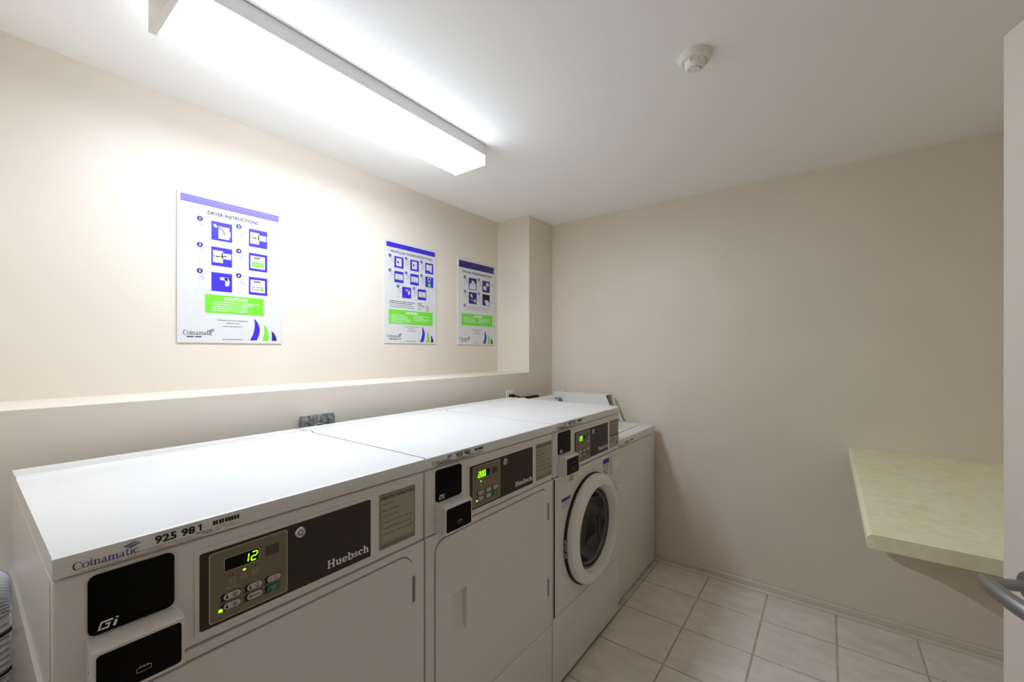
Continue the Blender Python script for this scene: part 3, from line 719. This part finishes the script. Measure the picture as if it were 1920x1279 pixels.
def controls(root, digits, kind, leds):
    bm = B(); prism(bm, rrect(.172, .538, .903, 1.0585, .005, 3), 0, .0022); bevel_sharp(bm, .0009, 1)
    fr = link('panel_bezel', bm, 'enamel', root)
    bm = B(); prism(bm, rrect(.179, .5275, .912, 1.0505, .004, 3), .001, .0032)
    cp = link('control_panel', bm, 'dark', root)
    cp['label'] = 'charcoal control panel with keypad and lettering'
    y0, y1, z0, z1 = .194, .329, .919, 1.044
    bm = B(); rect(bm, y0 - .0012, y1 + .0012, z0 - .0012, z1 + .0012, .00345, .004); flat('keypad_rim', bm, 'rim', cp)
    bm = B(); rect(bm, y0, y1, z0, z1, .0037, .0035); flat('keypad_plate', bm, 'olive', cp)
    U = lambda t: y0 + t * (y1 - y0)
    V = lambda t: z1 - t * (z1 - z0)
    bm = B(); rect(bm, U(.165), U(.61), V(.32), V(.12), .0040, .002); flat('display_rim', bm, 'rim', cp)
    bm = B(); rect(bm, U(.172), U(.603), V(.313), V(.127), .0042, .0018); flat('display_window', bm, 'black', cp)
    bm = B(); rect(bm, U(.69), U(.885), V(.31), V(.15), .0040); flat('sensor_window', bm, 'brownwin', cp)
    bm = B(); hh = (V(.16) - V(.285))
    if kind == 'dryer1':
        seven(bm, '1', U(.40), V(.285), .008, hh, .0021, .0046); seven(bm, '2', U(.50), V(.285), .0095, hh, .0021, .0046)
    elif kind == 'dryer2':
        b2 = B(); rect(b2, U(.175), U(.46), V(.311), V(.129), .0043); flat('display_backlight', b2, 'ledglow', cp)
        seven(bm, '2', U(.17), V(.285), .0085, hh, .0021, .0046); seven(bm, '0', U(.265), V(.285), .0085, hh, .0021, .0046); seven(bm, '0', U(.36), V(.285), .0085, hh, .0021, .0046)
    else:
        b2 = B(); rect(b2, U(.175), U(.46), V(.311), V(.129), .0043); flat('display_backlight', b2, 'ledglow', cp)
        seven(bm, '0', U(.26), V(.285), .012, hh, .003, .0046)
    flat('display_digits', bm, 'led', cp)
    bm = B(); bl = B()
    rnd = random.Random(4)
    for k, (u, v) in enumerate(((.27, .40), (.415, .385), (.555, .385))):
        bk = B(); on = k == leds; q_ = .0024 if on else .002
        rect(bk, U(u) - q_, U(u) + q_, V(v) - q_ * .68, V(v) + q_ * .68, .0041); flat('indicator_lamp', bk, 'led' if on else 'brownwin', cp)
        for q in range(3): dashes(bm, U(u) - .006, V(v) - .008 - q * .0042, .012, .0018, .0041, rnd)
    dashes(bm, U(.18), V(.585), .022, .002, .0041, rnd)
    if kind != 'washer': rect(bl, U(.10), U(.145), V(.885), V(.845), .0049)
    flat('status_print', bm, 'faint', cp)
    if len(bl.faces): flat('button_lamp', bl, 'led', cp)
    else: bl.free()
    names = [['HIGH TEMP', 'LOW TEMP', 'NO HEAT'], ['MED TEMP', 'DELICATES', 'START']]
    for r_ in range(2):
        for c_ in range(3):
            ua, ub = ((.115, .365), (.405, .645), (.675, .905))[c_]; vc = (.695, .838)[r_]
            bm = B(); rect(bm, U(ua) + .002, U(ub) + .0006, V(vc) - .0072, V(vc) + .0072, .0041, .004)
            rect(bm, U(ua), U(ua) + .003, V(vc) - .0072, V(vc) - .0052, .0041); rect(bm, U(ua), U(ua) + .003, V(vc) + .002, V(vc) + .004, .0041)
            flat('button_outline', bm, 'ink', cp)
            start = (r_ == 1 and c_ == 2)
            bm = B(); prism(bm, rrect(U(ua) + (.006 if not start else .005), U(ub), V(vc) - .0060, V(vc) + .0060, .0055 if not start else .0012, 4), .0036, .0048)
            flat_o = link('button', bm, 'greenbtn' if start else 'button', cp)
            bm = B(); cx = U(ub) - .0095; wl = names[r_][c_].split()
            if start:
                text(bm, 'START', U((ua + ub) / 2) + .002, V(vc) + .0005, .0052, h=.0028, align='c'); outline(bm, U((ua + ub) / 2), U((ua + ub) / 2) + .0045, V(vc) - .0046, V(vc) - .0008, .0006, .0052, .0015)
                flat('button_lettering', bm, 'whiteink' if False else 'rim', cp)
            else:
                if len(wl) == 2:
                    text(bm, wl[0], cx, V(vc) + .0008, .0052, h=.0026, align='c', bold=.02); text(bm, wl[1], cx, V(vc) - .0036, .0052, h=.0026, align='c', bold=.02)
                else: text(bm, wl[0], cx - .0035, V(vc) - .0014, .0052, h=.0028, align='c', bold=.02)
                if len(wl) == 2 and wl[0] != 'NO': disc(bm, U(ua) + .0112, V(vc) - .0016, .0021, .0052, 10); rect(bm, U(ua) + .0104, U(ua) + .0120, V(vc) - .001, V(vc) + .0042, .0053)
                else: outline(bm, U(ua) + .0095, U(ua) + .0125, V(vc) - .0038, V(vc) + .0038, .0005, .0052, .001)
                flat('button_lettering', bm, 'ink', cp)
    if kind == 'washer':
        for q in range(3):
            bm = B(); cyl(bm, (.0036, U(.86), V(.13 + q * .14)), .0058, .0014, 'x', 20); link('button', bm, 'button' if q else 'brownwin', cp)
    bm = B(); lathe(bm, (0, .3555, 1.0305), [(.0115, .0030), (.0115, .0065), (.0100, .0085), (.0085, .0088), (.0085, .0075), (.0050, .0075)], 'x', 28)
    lk = link('lock', bm, 'chrome', cp, True)
    bm = B(); stroke(bm, arc(.3555, 1.0305, .0048, .0048, 60, 400, 14), .0014, .0078); flat('keyway', bm, 'ink', cp)
    bm = B(); glyph_word(bm, 'Huebsch', GS, .416, .926, .0038, .1065, .0185); flat('brand_lettering', bm, 'whiteink', cp)
def instruction_label(root, kind):
    y0, y1, z0, z1 = .553, .668, .912, 1.0525; x = .0004
    bm = B(); rect(bm, y0, y1, z0, z1, x); g = flat('instruction_label', bm, 'label', root)
    bm = B(); outline(bm, y0 + .004, y1 - .004, z0 + .003, z1 - .003, .0009, x + .0002, .003)
    if kind == 'dryer':
        rect(bm, y0 + .004, y1 - .004, z0 + .0135, z0 + .0142, x + .0003)
        text(bm, 'OPERATING INSTRUCTIONS', (y0 + y1) / 2, z1 - .0155, x + .0002, h=.0078, w=.105, align='c', bold=.03, slant=.15)
        text(bm, 'CLEAN LINT FILTER AFTER EACH LOAD', (y0 + y1) / 2, z0 + .0058, x + .0002, h=.0056, w=.105, align='c', bold=.02, slant=.15)
        for k, (t, q) in enumerate((('Load Clothes', .032), ('Make Cycle Selection', .050), ('Insert Coin(s) / Card', .048), ('To Start Dryer - Close Door and Push Start', .092), ('To Stop Dryer During Cycle - Open Door', .087), ('To Restart Dryer - Close Door and Push Start', .097))):
            zz = z1 - .030 - k * .0150
            text(bm, str(k + 1), y0 + .008, zz, x + .0002, h=.0036); text(bm, t, y0 + .0125, zz, x + .0002, h=.0038, w=q, bold=.01)
    else:
        rnd = random.Random(5)
        text(bm, 'OPERATING INSTRUCTIONS', (y0 + y1) / 2, z1 - .0135, x + .0002, h=.0066, w=.100, align='c', bold=.03)
        for k in range(8): dashes(bm, y0 + .010, z1 - .025 - k * .0072, (.03, .07, .09, .06, .085, .05, .09, .04)[k], .0026, x + .0002, rnd)
        rect(bm, y0 + .004, y1 - .004, z0 + .058, z0 + .0640, x + .0003)
        for q in range(3): outline(bm, y0 + .022 + q * .016, y0 + .035 + q * .016, z0 + .030, z0 + .046, .0016, x + .0002, .003)
        for k in range(3): dashes(bm, y0 + .08, z0 + .010 + k * .006, .025, .0026, x + .0002, rnd)
    flat('label_print', bm, 'ink', g)
def cabinet(root, W, front=-.010):
    bm = B(); box(bm, -DEP + .004, front, .004, W - .004, .034, SEAM); link('carcass', bm, 'enamel', root)
    for s in (0, 1):
        ya, yb_ = (.0015, .0055) if s == 0 else (W - .0055, W - .0015)
        bm = B(); box(bm, -DEP + .003, -.012, ya, yb_, .030, SEAM - .001, .001, 1); link('side_panel', bm, 'enamel', root)
        if s or root.location.y > .2: continue
        ys = (-.0035, .003)
        bm = B(); box(bm, -DEP + .03, -.02, ys[0], ys[1], .872, .884, .0015, 2); link('side_rib', bm, 'enamel', root)
    bm = B(); box(bm, -DEP, -DEP + .003, .004, W - .004, .034, SEAM - .001); link('back_panel', bm, 'galv', root)
    bm = B(); box(bm, -.022, 0, .0015, W - .0015, .8915, SEAM - .0005, .0045, 3); link('fascia', bm, 'enamel', root, True)
def dryer(name, label, y0, W, serial, kind, fine):
    r = thing(name, label, 'dryer', (XM, y0, 0), 'coin laundry machines in the row')
    cabinet(r, W); feet(r, W)
    hole = [(.098, .556), (.164, .556), (.164, .688), (.098, .688)]
    ya, yb_, za, zb = .037, W - .0445, .384, .867
    bm = B(); prism(bm, [(.0015, .3085), (W - .0015, .3085), (W - .0015, .8875), (.0015, .8875)], -.0095, 0, holes=[rrect(ya - .0032, yb_ + .0032, za - .0032, zb + .0036, .040, 7)]); link('front_panel', bm, 'enamel', r)
    bm = B(); box(bm, -.022, .0, .0015, W - .0015, .030, .3045, .0045, 3); link('kick_panel', bm, 'enamel', r, True)
    t = lid(r, W); sticker(t, W, serial, fine)
    reader(r); controls(r, serial, kind, 1 if kind == 'dryer1' else 0); instruction_label(r, 'dryer')
    # door: dark gap, slab with a scooped pull
    bm = B(); prism(bm, rrect(ya, yb_, za, zb, .037, 7), -.006, .0042, holes=[hole])
    o = link('door', bm, 'enamel', r)
    bm = B(); xs, xd = .0042, -.0095
    rim = [(xs, .098, .556), (xs, .164, .556), (xs, .164, .688), (xs, .098, .688)]; flo = [(xd, .131, .574), (xd, .162, .574), (xd, .162, .670), (xd, .131, .670)]
    A_ = [bm.verts.new(p) for p in rim]; C_ = [bm.verts.new(p) for p in flo]
    bm.faces.new(C_)
    for i in range(4): bm.faces.new((A_[i], A_[(i + 1) % 4], C_[(i + 1) % 4], C_[i]))
    link('door_pull', bm, 'enamel', o)
    for zc_ in (.771, .467):
        bm = B(); box(bm, .0008, .0058, yb_ + .0005, yb_ + .0085, zc_ - .034, zc_ + .034, .001, 1)
        for k in (-1, 0, 1): box(bm, .004, .0075, yb_ + .0012, yb_ + .0078, zc_ + k * .022 - .010, zc_ + k * .022 + .010, .0008, 1)
        link('hinge', bm, 'steel', r)
    return r
d1 = dryer('tumble_dryer', 'white front control dryer numbered 925 981, first in the row', 0.080, 0.700, '925 981', 'dryer1', True)
d2 = dryer('tumble_dryer', 'white front control dryer numbered 925 982, between dryer and front loading washer', 0.783, 0.675, '925 982', 'dryer2', False)

# -- front loading washer
wy, WW = 1.461, 0.674
fw = thing('front_load_washer', 'white front loading washer with round glass porthole door', 'washing machine', (XM, wy, 0), 'coin laundry machines in the row')
cabinet(fw, WW, -.085); feet(fw, WW)
bc = (1.803 - wy, .585)
t = lid(fw, WW); sticker(t, WW, '925 912', False)
reader(fw); controls(fw, '', 'washer', 3); instruction_label(fw, 'washer')
cut = [(bc[0] + .010 + .190 * math.cos(2 * math.pi * i / 48), bc[1] - .008 + .190 * math.sin(2 * math.pi * i / 48)) for i in range(48)]
bm = B(); prism(bm, [(.0015, .3135), (WW - .0015, .3135), (WW - .0015, .8875), (.0015, .8875)], -.008, 0, holes=[cut]); link('front_panel', bm, 'enamel', fw)
bm = B(); box(bm, -.022, 0, .0015, WW - .0015, .024, .3085, .0045, 3); link('kick_panel', bm, 'enamel', fw, True)
bm = B(); box(bm, -.016, .0, .0015, .020, .3135, .8875, .004, 3); link('front_corner', bm, 'enamel', fw, True)
# porthole: solid black back ring, eccentric ring, gasket rings, domed glass
def loops(bm, L, n=56, cap=False):
    rg = []
    for (x, cy_, cz_, r_) in L: rg.append([bm.verts.new((x, cy_ + r_ * math.cos(2 * math.pi * i / n), cz_ + r_ * math.sin(2 * math.pi * i / n))) for i in range(n)])
    for a_, c_ in zip(rg, rg[1:]):
        for i in range(n): bm.faces.new((a_[i], a_[(i + 1) % n], c_[(i + 1) % n], c_[i]))
    if cap: bm.faces.new(rg[-1])
    return bm
cy_, cz_ = bc
bm = B(); loops(bm, [(.0003, cy_ - .004, cz_, .252), (.010, cy_ - .004, cz_, .250), (.010, cy_, cz_, .20)]); link('door_back_ring', bm, 'blackm', fw, True)
bm = B(); loops(bm, [(.007, cy_, cz_, .238), (.009, cy_, cz_, .2465), (.022, cy_, cz_, .2470), (.034, cy_ + .001, cz_, .242), (.042, cy_ + .004, cz_ - .002, .228), (.0435, cy_ + .012, cz_ - .007, .206), (.041, cy_ + .014, cz_ - .008, .201), (.032, cy_ + .013, cz_ - .008, .194), (.010, cy_ + .012, cz_ - .008, .186), (.004, cy_ + .012, cz_ - .008, .183)])
dr = link('porthole_door', bm, 'ring', fw, True)
gy, gz = cy_ + .012, cz_ - .008
for nm_, m_, L_ in (('glass_gasket', 'gasket', [(.006, gy, gz, .1845), (.008, gy, gz, .179), (.003, gy, gz, .176)]),
                    ('glass_seal', 'blackm', [(.003, gy, gz, .176), (.0045, gy, gz, .172), (.000, gy, gz, .169)]),
                    ('glass_rim', 'rimglass', [(.000, gy, gz, .169), (.003, gy, gz, .165), (-.001, gy, gz, .160), (-.006, gy, gz, .157)])):
    bm = B(); loops(bm, L_); link(nm_, bm, m_, dr, True)
bm = B(); loops(bm, [(-.006, gy, gz, .157), (-.022, gy, gz, .148), (-.050, gy, gz, .122), (-.066, gy, gz, .078), (-.072, gy, gz, .02)], cap=True); link('glass', bm, 'glass', dr, True)
bm = B()
for zc_ in (.545, .575, .6):
    box(bm, .002, .014, cy_ - .256, cy_ - .244, zc_ - .012, zc_ + .012, .001, 1)
link('door_hinge', bm, 'steel', fw)
bm = B(); box(bm, .000, .026, WW - .062, WW - .006, .688, .704, .003, 2); link('door_latch', bm, 'ring', fw, True)
bm = B(); prism(bm, rrect(.560, .666, .778, .868, .007, 4), .0, .011); bevel_sharp(bm, .003, 2); dd = link('dispenser_drawer', bm, 'enamel', fw, True)
bm = B(); prism(bm, [(.613 + .036 * math.cos(2 * math.pi * q / 28), .823 + .020 * math.sin(2 * math.pi * q / 28)) for q in range(28)], .0105, .0135); bevel_sharp(bm, .0012, 2)
link('drawer_grip', bm, 'ring', dd, True)
def small_sticker(par, nm, y0, y1, z0, z1, head, seed):
    bm = B(); rect(bm, y0, y1, z0, z1, .0006); g = flat(nm, bm, 'rim' if head == 'ink' else 'whiteink', par)
    bm = B(); rect(bm, y0, y1, z1 - (z1 - z0) * .3, z1, .0009); flat('sticker_header', bm, head, g)
    bm = B(); rnd = random.Random(seed)
    for k in range(4): dashes(bm, y0 + .002, z1 - (z1 - z0) * (.45 + .15 * k), (y1 - y0) * .85, (z1 - z0) * .06, .0009, rnd)
    flat('sticker_print', bm, 'ink', g)
small_sticker(fw, 'warning_sticker', .068, .142, .742, .786, 'blueink', 1)
small_sticker(fw, 'care_sticker', .475, .545, .785, .868, 'blueink', 2)
small_sticker(fw, 'notice_sticker', .135, .175, .845, .885, 'ink', 3)

# -- top loading washer at the end of the row
ty, TW, XT = 2.143, 0.645, -0.919
TZ = 0.921
tw = thing('top_load_washer', 'lower white top loading washer against the back wall', 'washing machine', (XT, ty, 0), 'coin laundry machines in the row')
TD = 0.715
feet(tw, TW, TD)
bm = B(); box(bm, -TD + .004, 0, .0, TW, .030, .869, .004, 2); link('cabinet', bm, 'enamel', tw, True)
bm = B(); prism(bm, [(.003, .8735), (.006, .878), (.006, .910), (.003, .918), (-.004, TZ), (-TD, TZ), (-TD, .8735)], -.001, TW + .001, 'y')
es = [e for e in bm.edges if len(e.link_faces) == 2 and e.calc_face_angle(0) > 0.9 and abs(e.verts[0].co.y - e.verts[1].co.y) < 1e-5]
bmesh.ops.bevel(bm, geom=es, offset=.005, segments=2, profile=.5, affect='EDGES')
tt = link('top', bm, 'enamel', tw, True)
bm = B(); prism(bm, rrect(-.555, -.075, .07, TW - .055, .045, 6), TZ - .001, TZ + .005, 'z'); bevel_sharp(bm, .002, 2); ld = link('lid', bm, 'enamel', tw, True)
bm = B(); box(bm, -.120, -.080, .285, .345, TZ + .002, TZ + .0062, .002, 2); link('lid_grip', bm, 'enamel', ld, True)
bm = B(); box(bm, -.082, -.0745, .30, .33, TZ + .0005, TZ + .0042); link('grip_lip', bm, 'enamel', ld)
bm = B(); xx = .0066; glyph_word(bm, 'Coinamatic', GC, .018, .8835, xx, .074, .0125); flat('logo_lettering', bm, 'blueink', tt)
bm = B(); rnd = random.Random(12)
text(bm, '925 913', .125, .887, xx, h=.0115, w=.06, bold=.03)
for k in range(8): rect(bm, .208 + k * .0052, .2115 + k * .0052, .891, .899, xx)
dashes(bm, .03, .8805, .18, .0018, xx, rnd); flat('serial_number', bm, 'ink', tt)
# control console along the back with a coin meter case at its far end
bm = B(); prism(bm, [(-.705, TZ), (-.705, 1.086), (-.672, 1.086), (-.640, 1.055), (-.612, TZ)], .006, .538, 'y'); bevel_sharp(bm, .003, 2); cs = link('console', bm, 'enamel', tw, True)
bm = B(); cyl(bm, (-.655, .464, 1.066), .007, .006, 'x', 14); link('console_knob', bm, 'blackm', cs)
bm = B(); prism(bm, [(-.6515, 1.0675), (-.6385, 1.0545), (-.634, 1.040), (-.632, 1.040), (-.637, 1.056), (-.6500, 1.0690)], .478, .532, 'y'); link('console_plate', bm, 'gasket', cs)
prof = [(-.712, TZ), (-.712, 1.104), (-.300, 1.109), (-.268, 1.040), (-.214, TZ)]
bm = B(); prism(bm, prof, .538, .5415, 'y'); mc = link('meter_case', bm, 'enamel', tw)
for k, (ya, yb_) in enumerate(((.6365, .640),)):
    bm = B(); prism(bm, [(p[0] + .002, p[1]) for p in prof], ya, yb_, 'y'); link('case_side', bm, 'enamel', mc)
bm = B(); box(bm, -.712, -.300, .5405, .637, 1.1035, 1.1075); link('case_top', bm, 'enamel', mc)
bm = B(); box(bm, -.712, -.709, .5405, .637, TZ, 1.1040); link('case_back', bm, 'enamel', mc)
bm = B(); prism(bm, [(-.370, 1.103), (-.340, 1.103), (-.252, TZ + .002), (-.29, TZ + .002)], .575, .6365, 'y'); link('coin_plate', bm, 'gasket', mc)
bm = B(); cyl(bm, (-.640, .588, 1.1075), .007, .005, 'z', 12); link('case_lock', bm, 'chrome', mc, True)

# ================================================================== WALL FITTINGS
eb = thing('electrical_box', 'galvanised steel outlet box on the wall behind the dryers', 'outlet box', (XC, 0.852, 1.008))
bm = B(); box(bm, 0.0, .040, 0, .132, 0, .134, .004, 2); link('box_body', bm, 'galv', eb)
bm = B(); prism(bm, rrect(-.003, .135, -.003, .137, .010, 4), .038, .0415); cv_ = link('cover_plate', bm, 'galv', eb)
for yy, zz in ((.028, .118), (.100, .122), (.028, .016), (.100, .014)):
    bm = B(); cyl(bm, (.0412, yy, zz), .0048, .0028, 'x', 12); s_ = link('cover_screw', bm, 'steel', eb, True)
    bm = B(); rect(bm, yy - .004, yy + .004, zz - .0007, zz + .0007, .0443); flat('screw_slot', bm, 'ink', s_)
bm = B(); cyl(bm, (.0412, .066, .067), .030, .003, 'x', 32); rc = link('receptacle', bm, 'blackm', eb)
bm = B(); lathe(bm, (.0412, .066, .067), [(.0335, 0), (.0335, .002), (.0300, .0035), (.0295, .002)], 'x', 32, caps=False); link('receptacle_ring', bm, 'galv', eb, True)

ol = thing('wall_outlet', 'ivory duplex wall outlet behind the front loading washer', 'outlet', (XC, 2.254, 1.020))
bm = B(); prism(bm, rrect(0, .072, 0, .115, .004, 3), 0, .006); bevel_sharp(bm, .0015, 2); link('cover_plate', bm, 'plate', ol)
for zz in (.034, .082):
    bm = B(); prism(bm, rrect(.019, .053, zz - .014, zz + .014, .010, 5), .005, .0075); so = link('socket', bm, 'plate', ol)
    bm = B(); [rect(bm, .030 + k * .011, .0318 + k * .011, zz - .004, zz + .005, .0079) for k in (0, 1)]; flat('socket_slot', bm, 'ink', so)
pg = thing('power_plug', 'black power plug and cord in the ivory wall outlet', 'plug', (XC + .0082, 2.290, 1.102))
bm = B(); prism(bm, rrect(-.016, .018, -.015, .013, .009, 5), 0, .028); bevel_sharp(bm, .003, 2); link('plug_body', bm, 'blackm', pg, True)
bm = B(); tube(bm, [(.024, 0, 0), (.040, .012, .001), (.046, .035, -.006), (.044, .06, -.03), (.040, .07, -.07), (.038, .072, -.16), (.034, .07, -.34)], .0048, 10); link('cord', bm, 'blackm', pg, True)
bm = B(); tube(bm, [(XC + .016, 2.345 + .022 * k, 1.071 + .001 * math.sin(k * .5)) for k in range(13)] + [(XC + .016, 2.636, 1.045), (XC + .016, 2.64, 1.0), (XC + .016, 2.64, .80), (XC + .016, 2.64, .5)], .0135, 12)
tag(link('drain_hose', bm, 'blackm', None, True), 'black drain hose along the wall behind the top loading washer', 'hose')

# flexible foil duct in the gap beside the first dryer
bm = B(); pts, rs = [], []
N = 120
for k in range(N + 1):
    t = k / N
    if t < .28: q = t / .28; p = (-1.752 + .055 * math.sin(q * math.pi / 2), .030, .79 - .055 * (1 - math.cos(q * math.pi / 2)))
    else: q = (t - .28) / .72; p = (-1.694, .030 + .006 * math.sin(q * 4), .735 - q * .70)
    pts.append(p); rs.append(.052 + (.004 if k % 2 else -.003))
tube(bm, pts, rs, 22)
for v in bm.verts: v.co.x = max(v.co.x, XC + .0015)
fd = tag(link('foil_duct', bm, 'foil', None, True), 'crumpled silver foil vent duct beside the first dryer', 'duct')
for zc_ in (.70, .60):
    bm = B(); lathe(bm, (-1.694, .030, zc_), [(.0555, -.003), (.0585, -.002), (.0585, .002), (.0555, .003)], 'z', 28, caps=False)
    for v in bm.verts: v.co.x = max(v.co.x, XC + .0015)
    link('clamp_band', bm, 'blackm', fd, True)

# ================================================================== FOLDING COUNTER
fc = thing('folding_counter', 'yellow marbled laminate counter fixed to the walls on a curved bracket', 'counter', (XRW, 1.535, 0.862))
cx0 = 0.087 - XRW
bm = B()   # slab with a rolled front nose, cut straight at its near end
top = 0.040
nose = [(cx0 + .016 - .016 * math.sin(math.radians(a)), top - .016 + .016 * math.cos(math.radians(a))) for a in range(0, 100, 15)]
prof = [(-.0008, top)] + nose + [(cx0 + .001, .004), (cx0 + .005, 0), (-.0008, 0)]
prism(bm, prof, 0.0, YB - 1.535 - .001, 'y')
for f in bm.faces: f.smooth = False
link('worktop', bm, 'lam', fc)
bm = B(); prism(bm, prof, -.0012, -.0002, 'y'); link('end_cap', bm, 'lam', fc)
bm = B()
bp_ = [(-.001, -.0005), (.134 - XRW, -.0005), (.134 - XRW, -.028), (.138 - XRW, -.040), (.150 - XRW, -.051), (.172 - XRW, -.061), (.21 - XRW, -.071), (.25 - XRW, -.083), (.30 - XRW, -.105), (.36 - XRW, -.138), (.42 - XRW, -.176), (.48 - XRW, -.222), (.53 - XRW, -.27), (.575 - XRW, -.325), (.61 - XRW, -.38), (-.001, -.40)]
prism(bm, bp_, .085, .104, 'y'); link('bracket', bm, 'wall', fc)
bm = B(); prism(bm, bp_, 1.05, 1.069, 'y'); link('bracket', bm, 'wall', fc)
